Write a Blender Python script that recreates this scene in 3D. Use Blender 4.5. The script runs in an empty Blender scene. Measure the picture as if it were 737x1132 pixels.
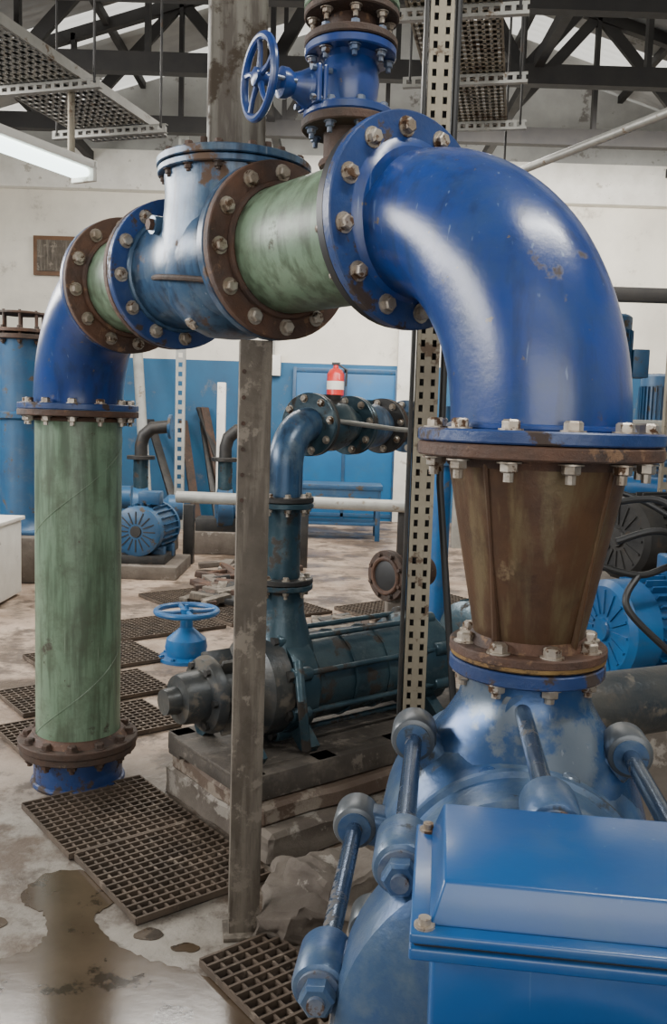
import bpy, bmesh, math, random
from mathutils import Vector as V, Matrix, noise as mn
random.seed(4)
pi=math.pi
UP=V((0,0,1))
# ------------------------------------------------------------ materials
def mat(name,col,col2=None,wear=None,wt=.6,rough=.45,metal=0.0,s1=4,s2=7,bump=.15,streak=None,st=.6,
        scratch=None,wrough=.8,coat=0.0,mapscale=(1,1,1),dust=None,dt=.5,sth=.74,chips=None,ct=.64):
    m=bpy.data.materials.new(name); m.use_nodes=True
    nt=m.node_tree; N=nt.nodes; L=nt.links
    b=N['Principled BSDF']
    tc=N.new('ShaderNodeTexCoord')
    mp=N.new('ShaderNodeMapping'); mp.inputs['Scale'].default_value=mapscale
    L.new(tc.outputs['Object'],mp.inputs['Vector'])
    def noise(s,d=8,r=.6,vec=None,dist=0):
        n=N.new('ShaderNodeTexNoise'); n.inputs['Scale'].default_value=s
        n.inputs['Detail'].default_value=d; n.inputs['Roughness'].default_value=r
        n.inputs['Distortion'].default_value=dist
        L.new(vec or mp.outputs['Vector'],n.inputs['Vector']); return n.outputs['Fac']
    def ramp(f,a,c,t=1.0):
        r=N.new('ShaderNodeMapRange'); r.inputs['From Min'].default_value=a; r.inputs['From Max'].default_value=c
        r.inputs['To Max'].default_value=t
        L.new(f,r.inputs['Value']); return r.outputs['Result']
    def mix(f,a,c):
        x=N.new('ShaderNodeMix'); x.data_type='RGBA'
        L.new(f,x.inputs['Factor'])
        for v,i in ((a,6),(c,7)):
            if isinstance(v,tuple): x.inputs[i].default_value=(*v,1)
            else: L.new(v,x.inputs[i])
        return x.outputs[2]
    col2=col2 or tuple(c*.7 for c in col)
    c=mix(ramp(noise(s1),.35,.65),col,col2)
    rg=None
    if streak:
        mp2=N.new('ShaderNodeMapping'); mp2.inputs['Scale'].default_value=(9,9,.9)
        L.new(tc.outputs['Object'],mp2.inputs['Vector'])
        c=mix(ramp(noise(3,6,.6,mp2.outputs['Vector']),st-.06,st+.10),c,streak)
    if dust:
        c=mix(ramp(noise(s1*2.3,12,.72),dt-.04,dt+.16,.75),c,dust)
    if wear:
        n=noise(s2,12,.68)
        f=ramp(n,wt-.015,wt+.03)
        c=mix(f,c,wear)
        mr=N.new('ShaderNodeMapRange'); mr.inputs['To Min'].default_value=rough; mr.inputs['To Max'].default_value=wrough
        L.new(f,mr.inputs['Value']); rg=mr.outputs['Result']
    if chips: c=mix(ramp(noise(s2*5.5,5,.6),ct,ct+.02),c,chips)
    if scratch:
        for rot,sc in (((.6,.5,.3),(60,60,2.2)),((-.7,.9,1.2),(70,70,3)),((1.3,-.4,2.1),(55,55,2.6))):
            mp3=N.new('ShaderNodeMapping'); mp3.inputs['Scale'].default_value=sc; mp3.inputs['Rotation'].default_value=rot
            L.new(tc.outputs['Object'],mp3.inputs['Vector'])
            c=mix(ramp(noise(1,3,.5,mp3.outputs['Vector']),sth,sth+.06),c,scratch)
    L.new(c,b.inputs['Base Color'])
    if not rg:
        rg=N.new('ShaderNodeMapRange'); rg.inputs['To Min'].default_value=max(rough-.1,.05); rg.inputs['To Max'].default_value=rough+.1
        L.new(noise(s2*1.5),rg.inputs['Value']); rg=rg.outputs['Result']
    L.new(rg,b.inputs['Roughness'])
    b.inputs['Metallic'].default_value=metal
    b.inputs['Coat Weight'].default_value=coat; b.inputs['Coat Roughness'].default_value=.18
    if bump:
        bp=N.new('ShaderNodeBump'); bp.inputs['Strength'].default_value=bump; bp.inputs['Distance'].default_value=.01
        L.new(noise(s2*3,10,.65),bp.inputs['Height']); L.new(bp.outputs['Normal'],b.inputs['Normal'])
    return m
M={}
M['blue']=mat('royal_blue_paint',(.008,.040,.195),(.011,.032,.135),(.05,.04,.04),.655,rough=.28,s1=3,s2=6,bump=.12,scratch=(.10,.15,.27),coat=.22,dust=(.024,.052,.14),dt=.50,sth=.705,chips=(.10,.085,.075),ct=.69,streak=(.010,.026,.10),st=.58)
M['bluefl']=mat('blue_flange_paint',(.012,.043,.16),(.015,.032,.10),(.04,.026,.02),.56,rough=.36,s2=14,bump=.25,dust=(.04,.065,.13),dt=.55)
M['valveblue']=mat('faded_valve_blue',(.028,.074,.15),(.045,.09,.15),(.085,.05,.03),.61,rough=.30,s1=5,s2=6,bump=.15,streak=(.018,.034,.065),st=.52,dust=(.11,.15,.18),dt=.55,metal=.15,scratch=(.18,.22,.26),sth=.72)
M['pumpblue']=mat('worn_pump_blue',(.018,.064,.19),(.04,.085,.18),(.12,.15,.19),.555,rough=.24,s1=5,s2=5,bump=.10,wrough=.26,metal=.4,dust=(.08,.115,.16),dt=.5,scratch=(.2,.23,.27),sth=.72)
M['castblue']=mat('casting_blue',(.028,.076,.19),(.06,.105,.18),(.05,.055,.06),.60,rough=.3,s1=6,s2=9,bump=.2,metal=.3,dust=(.12,.16,.20),dt=.50)
M['rodsteel']=mat('blued_steel_rod',(.025,.055,.12),(.07,.095,.13),(.12,.11,.10),.57,rough=.22,s1=8,s2=12,bump=.05,metal=.6)
M['lugring']=mat('dark_lug_ring',(.06,.07,.08),(.13,.14,.15),rough=.35,metal=.4,bump=.1)
M['boxblue']=mat('terminal_box_blue',(.007,.070,.22),(.010,.060,.185),(.20,.30,.40),.735,rough=.28,s1=3,s2=22,bump=.03,coat=.25,scratch=(.10,.18,.28),sth=.725,dust=(.025,.082,.185),dt=.54)
M['green']=mat('weathered_green_paint',(.125,.195,.125),(.145,.21,.14),(.05,.045,.03),.645,rough=.42,s1=5,s2=5,bump=.12,streak=(.068,.10,.062),st=.52,dust=(.065,.08,.05),dt=.51,metal=.0,scratch=(.22,.27,.20),sth=.73,chips=(.06,.045,.03),ct=.70)
M['rust']=mat('rust',(.09,.041,.022),(.036,.022,.017),(.155,.088,.048),.60,rough=.7,s1=9,s2=16,bump=.5)
M['rustdark']=mat('dark_rust',(.034,.024,.018),(.07,.036,.022),(.12,.085,.06),.63,rough=.75,s1=10,s2=18,bump=.5)
M['cone']=mat('bronze_brown_cone',(.125,.066,.034),(.075,.041,.025),(.18,.125,.07),.61,rough=.38,s1=4,s2=5,bump=.3,streak=(.135,.098,.052),st=.53,metal=.45,dust=(.05,.03,.022),dt=.56,scratch=(.2,.16,.1))
M['brass']=mat('brass_gasket_edge',(.34,.21,.06),(.17,.10,.04),(.06,.035,.02),.55,rough=.5,s2=16,metal=.4,bump=.3)
M['bolt']=mat('zinc_bolt',(.46,.42,.36),(.25,.20,.15),(.10,.055,.03),.56,rough=.38,metal=.6,s1=20,s2=25,bump=.1)
M['boltblue']=mat('painted_bolt',(.05,.09,.18),(.20,.22,.25),(.1,.06,.04),.58,rough=.35,metal=.4,s1=25,s2=25,bump=.1)
M['galv']=mat('galvanised_steel',(.33,.32,.29),(.24,.235,.21),(.17,.12,.08),.62,rough=.45,metal=.5,s1=8,s2=10,bump=.05)
M['strut']=mat('aged_strut_steel',(.26,.23,.17),(.18,.155,.115),(.11,.075,.05),.58,rough=.5,metal=.35,s1=5,s2=9,bump=.08)
M['post']=mat('weathered_post',(.115,.095,.073),(.07,.057,.044),(.21,.18,.145),.57,rough=.7,s1=7,s2=9,bump=.35,streak=(.175,.15,.12),st=.54,metal=.2,dust=(.045,.032,.023),dt=.58)
M['column']=mat('stained_steel_column',(.095,.088,.072),(.14,.128,.105),(.045,.032,.02),.56,rough=.5,s1=4,s2=6,bump=.2,streak=(.05,.04,.03),st=.49,metal=.3)
M['teal']=mat('dark_teal_paint',(.020,.046,.064),(.040,.074,.09),(.045,.038,.032),.56,rough=.28,s1=6,s2=8,bump=.2,metal=.3,dust=(.10,.125,.13),dt=.57)
M['darkiron']=mat('dark_iron',(.024,.024,.024),(.048,.044,.04),(.08,.055,.038),.62,rough=.5,s1=7,s2=9,metal=.4,bump=.2)
M['oilyiron']=mat('oily_blue_grey_iron',(.030,.037,.043),(.062,.062,.057),(.12,.105,.085),.57,rough=.38,s1=7,s2=8,metal=.35,bump=.3,dust=(.10,.085,.07),dt=.55)
M['dustiron']=mat('dusty_base_steel',(.085,.072,.06),(.05,.042,.035),(.17,.145,.12),.58,rough=.65,s1=6,s2=9,metal=.2,bump=.4,dust=(.15,.125,.10),dt=.54)
M['black']=mat('black_rubber',(.010,.010,.011),(.018,.018,.018),rough=.5,bump=.02)
M['truss']=mat('dark_truss_paint',(.009,.008,.008),(.017,.015,.013),rough=.7,bump=.05)
M['roof']=mat('fibre_cement_roof',(.38,.38,.36),(.25,.25,.24),(.14,.13,.12),.62,rough=.85,s1=1.2,s2=2,bump=.05)
M['brightblue']=mat('bright_motor_blue',(.009,.11,.29),(.013,.075,.20),(.09,.09,.09),.64,rough=.36,s1=5,s2=8,bump=.08,dust=(.06,.11,.18),dt=.56)
M['skyblue']=mat('medium_blue_machinery',(.014,.082,.18),(.021,.06,.125),(.07,.055,.04),.60,rough=.42,s1=4,s2=7,bump=.1,dust=(.07,.10,.14),dt=.56)
M['doorblue']=mat('blue_door_paint',(.010,.135,.32),(.013,.11,.26),(.06,.1,.15),.66,rough=.45,s1=2,s2=5,bump=.03,dust=(.05,.12,.2),dt=.56)
M['white']=mat('white_enamel',(.76,.74,.68),(.64,.62,.56),(.45,.42,.36),.62,rough=.5,bump=.03)
M['red']=mat('extinguisher_red',(.6,.03,.02),(.45,.02,.02),rough=.3,bump=0)
M['brown']=mat('brown_wood_board',(.16,.08,.035),(.10,.05,.025),rough=.6,bump=.1)
M['pipegrey']=mat('grey_pvc',(.36,.36,.33),(.25,.25,.23),(.2,.17,.13),.61,rough=.45,s1=5,s2=8,bump=.05)
M['grate']=mat('brown_grating_steel',(.12,.088,.064),(.07,.053,.04),(.19,.15,.115),.60,rough=.65,s1=7,s2=12,metal=.3,bump=.2)
M['pit']=mat('dirty_pit',(.03,.022,.016),(.055,.041,.03),(.012,.01,.008),.53,rough=.8,s1=5,s2=7)
M['plinth']=mat('stained_concrete',(.145,.122,.098),(.08,.063,.05),(.23,.205,.175),.58,rough=.85,s1=4,s2=6,bump=.7)
M['oilplinth']=mat('rusty_dusty_concrete',(.085,.055,.038),(.12,.088,.065),(.20,.165,.13),.57,rough=.7,s1=5,s2=6,bump=.7)
M['puddle']=mat('wet_concrete',(.048,.032,.019),(.075,.052,.032),(.028,.019,.012),.56,rough=.16,s1=5,s2=4,bump=.05,wrough=.12)
def nodes_tools(m):
    nt=m.node_tree;N=nt.nodes;L=nt.links
    tc=N.new('ShaderNodeTexCoord')
    def noise(s,d=8,r=.6):
        n=N.new('ShaderNodeTexNoise');n.inputs['Scale'].default_value=s;n.inputs['Detail'].default_value=d;n.inputs['Roughness'].default_value=r
        L.new(tc.outputs['Object'],n.inputs['Vector']);return n.outputs['Fac']
    def rng(f,a,c,t0=0,t1=1):
        r=N.new('ShaderNodeMapRange');r.inputs['From Min'].default_value=a;r.inputs['From Max'].default_value=c
        r.inputs['To Min'].default_value=t0;r.inputs['To Max'].default_value=t1
        L.new(f,r.inputs['Value']);return r.outputs['Result']
    def mix(f,a,c):
        x=N.new('ShaderNodeMix');x.data_type='RGBA';L.new(f,x.inputs['Factor'])
        for v,i in ((a,6),(c,7)):
            if isinstance(v,tuple):x.inputs[i].default_value=(*v,1)
            else:L.new(v,x.inputs[i])
        return x.outputs[2]
    return N,L,tc,noise,rng,mix
def floor_mat():
    m=bpy.data.materials.new('worn_concrete_floor'); m.use_nodes=True
    N,L,tc,noise,rng,mix=nodes_tools(m);b=N['Principled BSDF']
    near=mix(rng(noise(3,10,.65),.35,.65),(.265,.240,.205),(.165,.143,.118))
    far=mix(rng(noise(1.6,10,.65),.4,.6),(.38,.29,.22),(.20,.14,.10))
    sp=N.new('ShaderNodeSeparateXYZ');L.new(tc.outputs['Object'],sp.inputs[0])
    c=mix(rng(sp.outputs['Y'],3.1,3.9),near,far)
    c=mix(rng(noise(1.3,12,.7),.50,.57),c,(.095,.067,.047))
    c=mix(rng(noise(4.5,12,.75),.52,.60,0,.8),c,(.075,.056,.042))
    c=mix(rng(noise(14,6,.7),.62,.70),c,(.13,.112,.092))
    L.new(c,b.inputs['Base Color'])
    L.new(rng(noise(2),.4,.6,.30,.75),b.inputs['Roughness'])
    bp=N.new('ShaderNodeBump');bp.inputs['Strength'].default_value=.45;bp.inputs['Distance'].default_value=.012
    L.new(noise(22,8),bp.inputs['Height']);L.new(bp.outputs['Normal'],b.inputs['Normal'])
    return m
M['floor']=floor_mat()
def wall_mat():
    m=bpy.data.materials.new('wall_cream_with_blue_dado'); m.use_nodes=True
    N,L,tc,noise,rng,mix=nodes_tools(m);b=N['Principled BSDF']
    sp=N.new('ShaderNodeSeparateXYZ');L.new(tc.outputs['Object'],sp.inputs[0])
    gt=N.new('ShaderNodeMath');gt.operation='GREATER_THAN';gt.inputs[1].default_value=2.3;L.new(sp.outputs['Z'],gt.inputs[0])
    r=rng(noise(1.5),.35,.65)
    bl=mix(r,(.012,.105,.22),(.016,.08,.165))
    wh=mix(r,(.76,.72,.62),(.62,.585,.505))
    c=mix(gt.outputs[0],bl,wh)
    c=mix(rng(noise(3,12,.75),.58,.70,0,.55),c,(.22,.18,.135))
    L.new(c,b.inputs['Base Color']);b.inputs['Roughness'].default_value=.6
    return m
M['wall']=wall_mat()
def emit(name,c,s):
    m=bpy.data.materials.new(name);m.use_nodes=True;b=m.node_tree.nodes['Principled BSDF']
    b.inputs['Base Color'].default_value=(.9,.9,.9,1);b.inputs['Emission Color'].default_value=(*c,1);b.inputs['Emission Strength'].default_value=s
    return m
M['tube']=emit('lit_fluorescent_tube',(.80,1,.97),5)
def transl():
    m=bpy.data.materials.new('translucent_roof_sheet');m.use_nodes=True;nt=m.node_tree;N=nt.nodes;L=nt.links
    N.remove(N['Principled BSDF']);t=N.new('ShaderNodeBsdfTranslucent');t.inputs['Color'].default_value=(.8,.8,.76,1)
    d=N.new('ShaderNodeBsdfDiffuse');d.inputs['Color'].default_value=(.6,.6,.57,1);a=N.new('ShaderNodeMixShader');a.inputs[0].default_value=.3
    L.new(t.outputs[0],a.inputs[1]);L.new(d.outputs[0],a.inputs[2]);L.new(a.outputs[0],N['Material Output'].inputs[0]);return m
M['skylight']=transl()
# ------------------------------------------------------------ geometry builder
def frame(ax):
    z=V(ax).normalized()
    x=UP.cross(z)
    if x.length<1e-3: x=V((1,0,0))
    x.normalize(); return x,z.cross(x),z
class G:
    def __init__(s,name): s.name=name;s.v=[];s.f=[];s.m=[];s.s=[];s.mats=[]
    def mi(s,k):
        if k not in s.mats:s.mats.append(k)
        return s.mats.index(k)
    def add(s,vs,fs,k,sm=True):
        o=len(s.v);s.v+=[tuple(x) for x in vs];i=s.mi(k)
        for f in fs:s.f.append([o+j for j in f]);s.m.append(i);s.s.append(sm)
    def lathe(s,prof,o,ax,k,seg=40,ph=0):
        x,y,z=frame(ax);o=V(o);vs=[];fs=[];n=len(prof)
        for (h,r) in prof:
            for i in range(seg):
                a=ph+2*pi*i/seg;vs.append(o+z*h+(x*math.cos(a)+y*math.sin(a))*max(r,1e-4))
        for j in range(n-1):
            for i in range(seg):
                i2=(i+1)%seg;fs.append((j*seg+i,j*seg+i2,(j+1)*seg+i2,(j+1)*seg+i))
        fs.append(tuple(range(seg))[::-1]);fs.append(tuple((n-1)*seg+i for i in range(seg)))
        s.add(vs,fs,k)
    def cyl(s,p0,p1,r,k,r1=None,seg=20,ph=0):
        p0=V(p0);p1=V(p1);d=p1-p0
        s.lathe([(0,r),(d.length,r if r1 is None else r1)],p0,d,k,seg,ph)
    def rcyl(s,p0,p1,r,k,b=.003,seg=28):
        p0=V(p0);p1=V(p1);d=p1-p0;l=d.length
        s.lathe([(0,r-b),(b*.3,r-b*.3),(b,r),(l-b,r),(l-b*.3,r-b*.3),(l,r-b)],p0,d,k,seg)
    def sweep(s,pts,r,k,seg=16,closed=False):
        pts=[V(p) for p in pts];n=len(pts);rs=r if isinstance(r,list) else [r]*n
        T=[]
        for i in range(n):
            if closed:d=pts[(i+1)%n]-pts[i-1]
            else:d=pts[min(i+1,n-1)]-pts[max(i-1,0)]
            T.append(d.normalized())
        x,y,z=frame(T[0]);vs=[]
        for i in range(n):
            x=(x-T[i]*x.dot(T[i])).normalized();y=T[i].cross(x)
            for j in range(seg):
                a=2*pi*j/seg;vs.append(pts[i]+(x*math.cos(a)+y*math.sin(a))*rs[i])
        fs=[];m=n if closed else n-1
        for i in range(m):
            i1=(i+1)%n
            for j in range(seg):
                j1=(j+1)%seg;fs.append((i*seg+j,i*seg+j1,i1*seg+j1,i1*seg+j))
        if not closed:
            fs.append(tuple(range(seg))[::-1]);fs.append(tuple((n-1)*seg+j for j in range(seg)))
        s.add(vs,fs,k)
    def ring(s,c,ax,R,r,k,seg=40,rs=10):
        x,y,z=frame(ax);c=V(c)
        s.sweep([c+(x*math.cos(2*pi*i/seg)+y*math.sin(2*pi*i/seg))*R for i in range(seg)],r,k,rs,True)
    def box(s,c,size,k,axes=None,b=.004,seg=2):
        bm=bmesh.new();bmesh.ops.create_cube(bm,size=1)
        for v in bm.verts:v.co=V((v.co.x*size[0],v.co.y*size[1],v.co.z*size[2]))
        if b>0:bmesh.ops.bevel(bm,geom=list(bm.edges),offset=min(b,min(size)*.45),segments=seg,profile=.5,affect='EDGES')
        X,Y,Z=axes or (V((1,0,0)),V((0,1,0)),UP);c=V(c)
        bm.verts.index_update()
        s.add([c+X*v.co.x+Y*v.co.y+Z*v.co.z for v in bm.verts],[[v.index for v in f.verts] for f in bm.faces],k,b>0)
        bm.free()
    def rough(s,c,size,k,axes=None,amp=.02,sc=6):
        # rough-cast block: subdivided box displaced by noise
        bm=bmesh.new();bmesh.ops.create_cube(bm,size=1)
        for v in bm.verts:v.co=V((v.co.x*size[0],v.co.y*size[1],v.co.z*size[2]))
        bmesh.ops.bevel(bm,geom=list(bm.edges),offset=min(.015,min(size)*.3),segments=1,profile=.5,affect='EDGES')
        bmesh.ops.subdivide_edges(bm,edges=list(bm.edges),cuts=12,use_grid_fill=True)
        X,Y,Z=axes or (V((1,0,0)),V((0,1,0)),UP);c=V(c);bm.verts.index_update();vs=[]
        for v in bm.verts:
            p=c+X*v.co.x+Y*v.co.y+Z*v.co.z
            q=V((mn.noise(p*sc),mn.noise(p*sc+V((9,3,1))),mn.noise(p*sc+V((2,7,5)))))*amp+V((mn.noise(p*sc*4),mn.noise(p*sc*4+V((9,3,1))),mn.noise(p*sc*4+V((2,7,5)))))*amp*.4
            p+=q;p.z=max(p.z,0.0);vs.append(p)
        s.add(vs,[[v.index for v in f.verts] for f in bm.faces],k,True);bm.free()
    def bar(s,p0,p1,w,h,k,side=None,b=0):
        p0=V(p0);p1=V(p1);d=(p1-p0);Y=d.normalized()
        X=V(side) if side else Y.cross(UP)
        if X.length<1e-3:X=V((1,0,0))
        X=(X-Y*X.dot(Y)).normalized();Z=X.cross(Y)
        s.box((p0+p1)/2,(w,d.length,h),k,(X,Y,Z),b)
    def prism(s,poly,z0,z1,k):
        n=len(poly);vs=[(x,y,z0) for x,y in poly]+[(x,y,z1) for x,y in poly]
        fs=[tuple(range(n))[::-1],tuple(range(n,2*n))]+[(i,(i+1)%n,n+(i+1)%n,n+i) for i in range(n)]
        s.add(vs,fs,k,False)
    def flange(s,o,ax,R,th,k,seg=56,b=.003):
        s.lathe([(0,R-b),(b,R),(th-b,R),(th,R-b)],o,ax,k,seg)
    def bolts(s,o,ax,bc,n,hr,th,k,ph=0,stud=.012,k2=None):
        """hex head on the -ax side at o, nut + stud end on the +ax side at o+ax*th"""
        x,y,z=frame(ax);o=V(o);k2=k2 or k
        for i in range(n):
            a=ph+2*pi*(i+.5)/n;p=o+(x*math.cos(a)+y*math.sin(a))*bc;q=random.random()
            s.lathe([(0,hr*1.35),(-hr*.18,hr*1.35)],p,z,k,14)
            s.lathe([(-hr*.18,hr),(-hr*.95,hr),(-hr*1.15,hr*.78)],p,z,k,6,q)
            e=p+z*th
            s.lathe([(0,hr*1.35),(hr*.18,hr*1.35)],e,z,k2,14)
            s.lathe([(hr*.18,hr),(hr*1.0,hr),(hr*1.15,hr*.8)],e,z,k2,6,q*2)
            s.lathe([(hr,hr*.55),(hr*1.15+stud,hr*.55)],e,z,k2,8)
    def done(s,loc=None):
        me=bpy.data.meshes.new(s.name);me.from_pydata(s.v,[],s.f)
        for k in s.mats:me.materials.append(M[k])
        for i,p in enumerate(me.polygons):p.material_index=s.m[i];p.use_smooth=s.s[i]
        bm=bmesh.new();bm.from_mesh(me);bmesh.ops.recalc_face_normals(bm,faces=bm.faces)
        for e in bm.edges:
            if len(e.link_faces)==2 and e.calc_face_angle(0)>.62:e.smooth=False
        bm.to_mesh(me);bm.free()
        ob=bpy.data.objects.new(s.name,me);bpy.context.scene.collection.objects.link(ob);return ob
def arc(c,x,y,R,a0,a1,n,R2=None):
    c=V(c);x=V(x);y=V(y);R2=R2 or R
    return [c+x*R*math.cos(a0+(a1-a0)*i/n)+y*R2*math.sin(a0+(a1-a0)*i/n) for i in range(n+1)]
# ------------------------------------------------------------ room
X0,X1,Y0,Y1=-6.0,7.0,-4.0,13.2
g=G('floor');g.box(((X0+X1)/2,(Y0+Y1)/2,-.1),(X1-X0,Y1-Y0,.2),'floor',b=0);g.done()
g=G('wall_far')
g.box((.5,Y1+.1,2.6),(13.4,.2,5.2),'wall',b=0)
g.add([(X0,Y1,5.2),(X1,Y1,5.2),(.5,Y1,7.25)],[(0,1,2)],'roof',False)
g.done()
g=G('trim_ring_beam');g.box((.5,Y1-.09,4.93),(12.98,.18,.55),'white',b=.01);g.done()
g=G('trim_pilaster');g.box((1.02,Y1-.06,2.3),(.30,.12,4.6),'white',b=.01)
g.box((-5.9,Y1-.06,2.3),(.15,.12,4.6),'white',b=.01);g.done()
g=G('door_1')
g.box((.12,Y1-.03,1.12),(1.45,.05,2.24),'doorblue',b=.005)
for x in (-.63,.12,.87):g.box((x,Y1-.055,1.12),(.05,.03,2.24),'skyblue',b=.003)
for z in (.08,1.15,2.2):g.box((.12,Y1-.055,z),(1.45,.03,.06),'skyblue',b=.003)
g.done()
g=G('wall_left')
g.box((X0-.1,(Y0+Y1)/2,1.15),(.2,Y1-Y0,2.3),'wall',b=0);g.box((X0-.1,(Y0+Y1)/2,4.85),(.2,Y1-Y0,.9),'wall',b=0)
for i in range(6):g.box((X0-.1,Y0+.3+i*(Y1-Y0-.6)/5,3.35),(.2,.6,2.1),'wall',b=0)
g.done()
g=G('wall_right')
g.box((X1+.1,(Y0+Y1)/2,2.65),(.2,Y1-Y0,5.3),'wall',b=0);g.done()
g=G('wall_near')
g.box((-4.2,Y0-.1,2.65),(3.6,.2,5.3),'wall',b=0);g.box((5.2,Y0-.1,2.65),(3.6,.2,5.3),'wall',b=0);g.box((.5,Y0-.1,4.75),(5.8,.2,1.1),'wall',b=0)
g.done()
for w in range(5):
    g=G('window_%d'%(w+1));L=(Y1-Y0-.6)/5;ya=Y0+.6+w*L;yb=ya+L-.6
    for i in range(4):
        y=ya+(yb-ya)*i/3;g.box((X0-.06,y,3.35),(.05,.05,2.1),'white',b=.003)
    for z in (2.32,3.0,3.7,4.38):g.box((X0-.06,(ya+yb)/2,z),(.05,yb-ya,.05),'white',b=.003)
    g.done()
g=G('ceiling')
ny=int((Y1-Y0+.4)/.0375)
for sx,xe in ((-1,X0-.3),(1,X1+.3)):
    vs=[];fs=[];fs2=[]
    for i in range(ny):
        y=Y0-.2+i*.0375;dz=.03*math.sin(i*pi/2.0)
        vs+=[(.5,y,7.3+dz),(xe,y,5.15+dz)]
    for i in range(ny-1):
        y=Y0-.2+i*.0375;f=(2*i,2*i+1,2*i+3,2*i+2)
        q=(y*.55+(.5 if sx>0 else 0))%1.0
        (fs2 if (q<.45 and y>6) else fs).append(f)
    g.add(vs,fs,'roof',True);g.add(vs,fs2,'skylight',True)
g.done()
def rz(x):return 7.3-abs(x-.5)*.316
for ti,ty in enumerate((1.5,4.7,7.7,9.3,11.2)):
    g=G('roof_truss')
    g.bar((X0,ty,4.98),(X1,ty,4.98),.12,.19,'truss')
    for sx in (X0,X1):g.bar((sx,ty,rz(sx)-.1),(.5,ty,7.18),.1,.13,'truss')
    xs=[-5.9,-4.6,-3.3,-2.0,-.75,.5,1.75,3.0,4.3,5.6,6.9]
    for i in range(len(xs)-1):
        a,b=xs[i],xs[i+1]
        if i%2==0:g.bar((a,ty,5.0),(b,ty,rz(b)-.1),.06,.13,'truss')
        else:g.bar((a,ty,rz(a)-.1),(b,ty,5.0),.06,.13,'truss')
        g.bar((b,ty,5.0),(b,ty,rz(b)-.1),.05,.10,'truss')
    g.done()
for px in (-4.4,-2.9,-1.3,2.3,3.9,5.4):
    g=G('roof_purlin');g.bar((px,Y0,rz(px)-.08),(px,Y1,rz(px)-.08),.07,.10,'truss');g.done()
g=G('roof_tie_beam')
for x in (-3.6,-.9,1.9,4.6):g.bar((x,Y0,5.1),(x,Y1,5.1),.09,.12,'truss')
g.done()
# ------------------------------------------------------------ main pipe run
O=V((.1555,2.002,1.935));A=V((-.615,.788,0)).normalized();R_=.23;PR=.168;TH=.026
def T(t,z=0):return O+A*t+UP*z
BC=.197
# right elbow
g=G('pipe_elbow')
fz=1.463;EH=.378
c=T(0,-.438-.004);pts=arc(c,-A,UP,EH,pi/2,0,36,.430)
pts=[T(0,-.004)]+pts[1:]+[T(-EH,-.438-.012)]
PR2=.169
g.sweep(pts,[min(PR2,.153+.017*(i/20)) for i in range(len(pts))],'blue',72)
g.flange(T(0),A,R_+.003,TH,'bluefl')
g.lathe([(-.012,.156),(-.004,.166),(0,.176)],O,A,'blue',64)
rv=T(-EH);RV=V((rv.x,rv.y,0))
g.flange(RV+UP*(fz+.003),UP,R_,.024,'bluefl')
g.ring(RV+UP*(fz+.03),UP,PR2+.001,.008,'blue',64,8)
g.bolts(T(0),A,BC,12,.0165,TH*2+.006,'bolt',.1)
g.bolts(RV+UP*(fz+.027),-UP,BC+.003,12,.0165,.054,'bolt',.2,.016)
g.done()
# green spool
g=G('pipe_spool')
g.flange(T(TH+.003),A,R_-.002,TH,'black');g.rcyl(T(TH*2),T(.505),PR-.006,'green',.001,64)
g.ring(T(TH*2+.006),A,PR-.004,.008,'rust',64,8)
g.ring(T(.492),A,PR-.002,.011,'rust',64,8)
g.flange(T(.498),A,R_,.027,'rust')
g.bolts(T(.498),A,BC,12,.0165,.06,'bolt',.2)
BP=V((.0066,2.193,0))
g.cyl(BP+UP*2.02,BP+UP*2.185,.058,'rustdark',seg=32)
g.ring(BP+UP*2.102,UP,.06,.010,'rust',32,8)
g.flange(BP+UP*2.178,UP,.112,.022,'rustdark')
g.done()
# swing check valve
g=G('swing_check_valve')
g.flange(T(.528),A,R_,.03,'valveblue')
g.lathe([(.55,.165),(.575,.168),(.62,.183),(.67,.197),(.80,.203),(.87,.19),(.94,.174),(1.0,.166),(1.08,.168)],O,A,'valveblue',64)
nc=T(.757,-.036)
g.lathe([(-.18,.02),(-.175,.07),(-.15,.125),(-.09,.175),(-.01,.20),(.06,.203),(.12,.201),(.17,.195),(.21,.193),(.25,.196),(.265,.199)],nc,UP,'valveblue',64)
g.flange(nc+UP*.262,UP,.215,.019,'valveblue')
g.flange(nc+UP*.284,UP,.218,.022,'valveblue')
g.bolts(nc+UP*.306,-UP,.196,14,.012,.044,'rustdark',.1,.006)
g.flange(T(1.078),A,R_,.03,'bluefl')
g.ring(T(1.076),A,.170,.010,'valveblue',56,8)
g.bolts(T(1.078),A,BC,12,.0165,.062,'bolt',.15)
side=V((-A.y,A.x,0))
if side.y>0:side=-side
g.cyl(nc+A*.12+side*.10+UP*.13,nc+A*.12+side*.195+UP*.13,.026,'valveblue',seg=24)
g.lathe([(0,.017),(.013,.017)],nc+A*.12+side*.195+UP*.13,side,'rust',6)
g.sweep([nc+A*(.20-.40*i/12)+side*(.150+.058*math.sin(pi*i/12))-UP*(.005+.004*i) for i in range(13)],.008,'rustdark',8)  # dark curved bead modelled in place of the oval shadow rim on the body
g.lathe([(0,.02),(.02,.02)],nc+side*.12-UP*.137,side*.7-UP*.7,'bolt',6)
g.done()
g=G('pipe_spool')
g.flange(T(1.110),A,R_,.026,'rust');g.rcyl(T(1.13),T(1.44),PR-.006,'green',.001,56)
g.ring(T(1.142),A,PR-.003,.009,'rust',56,8)
g.ring(T(1.431),A,PR-.002,.011,'rust',56,8)
g.flange(T(1.437),A,R_,.026,'rust');g.bolts(T(1.437),A,BC,12,.0165,.056,'bolt',.1)
g.done()
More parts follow.
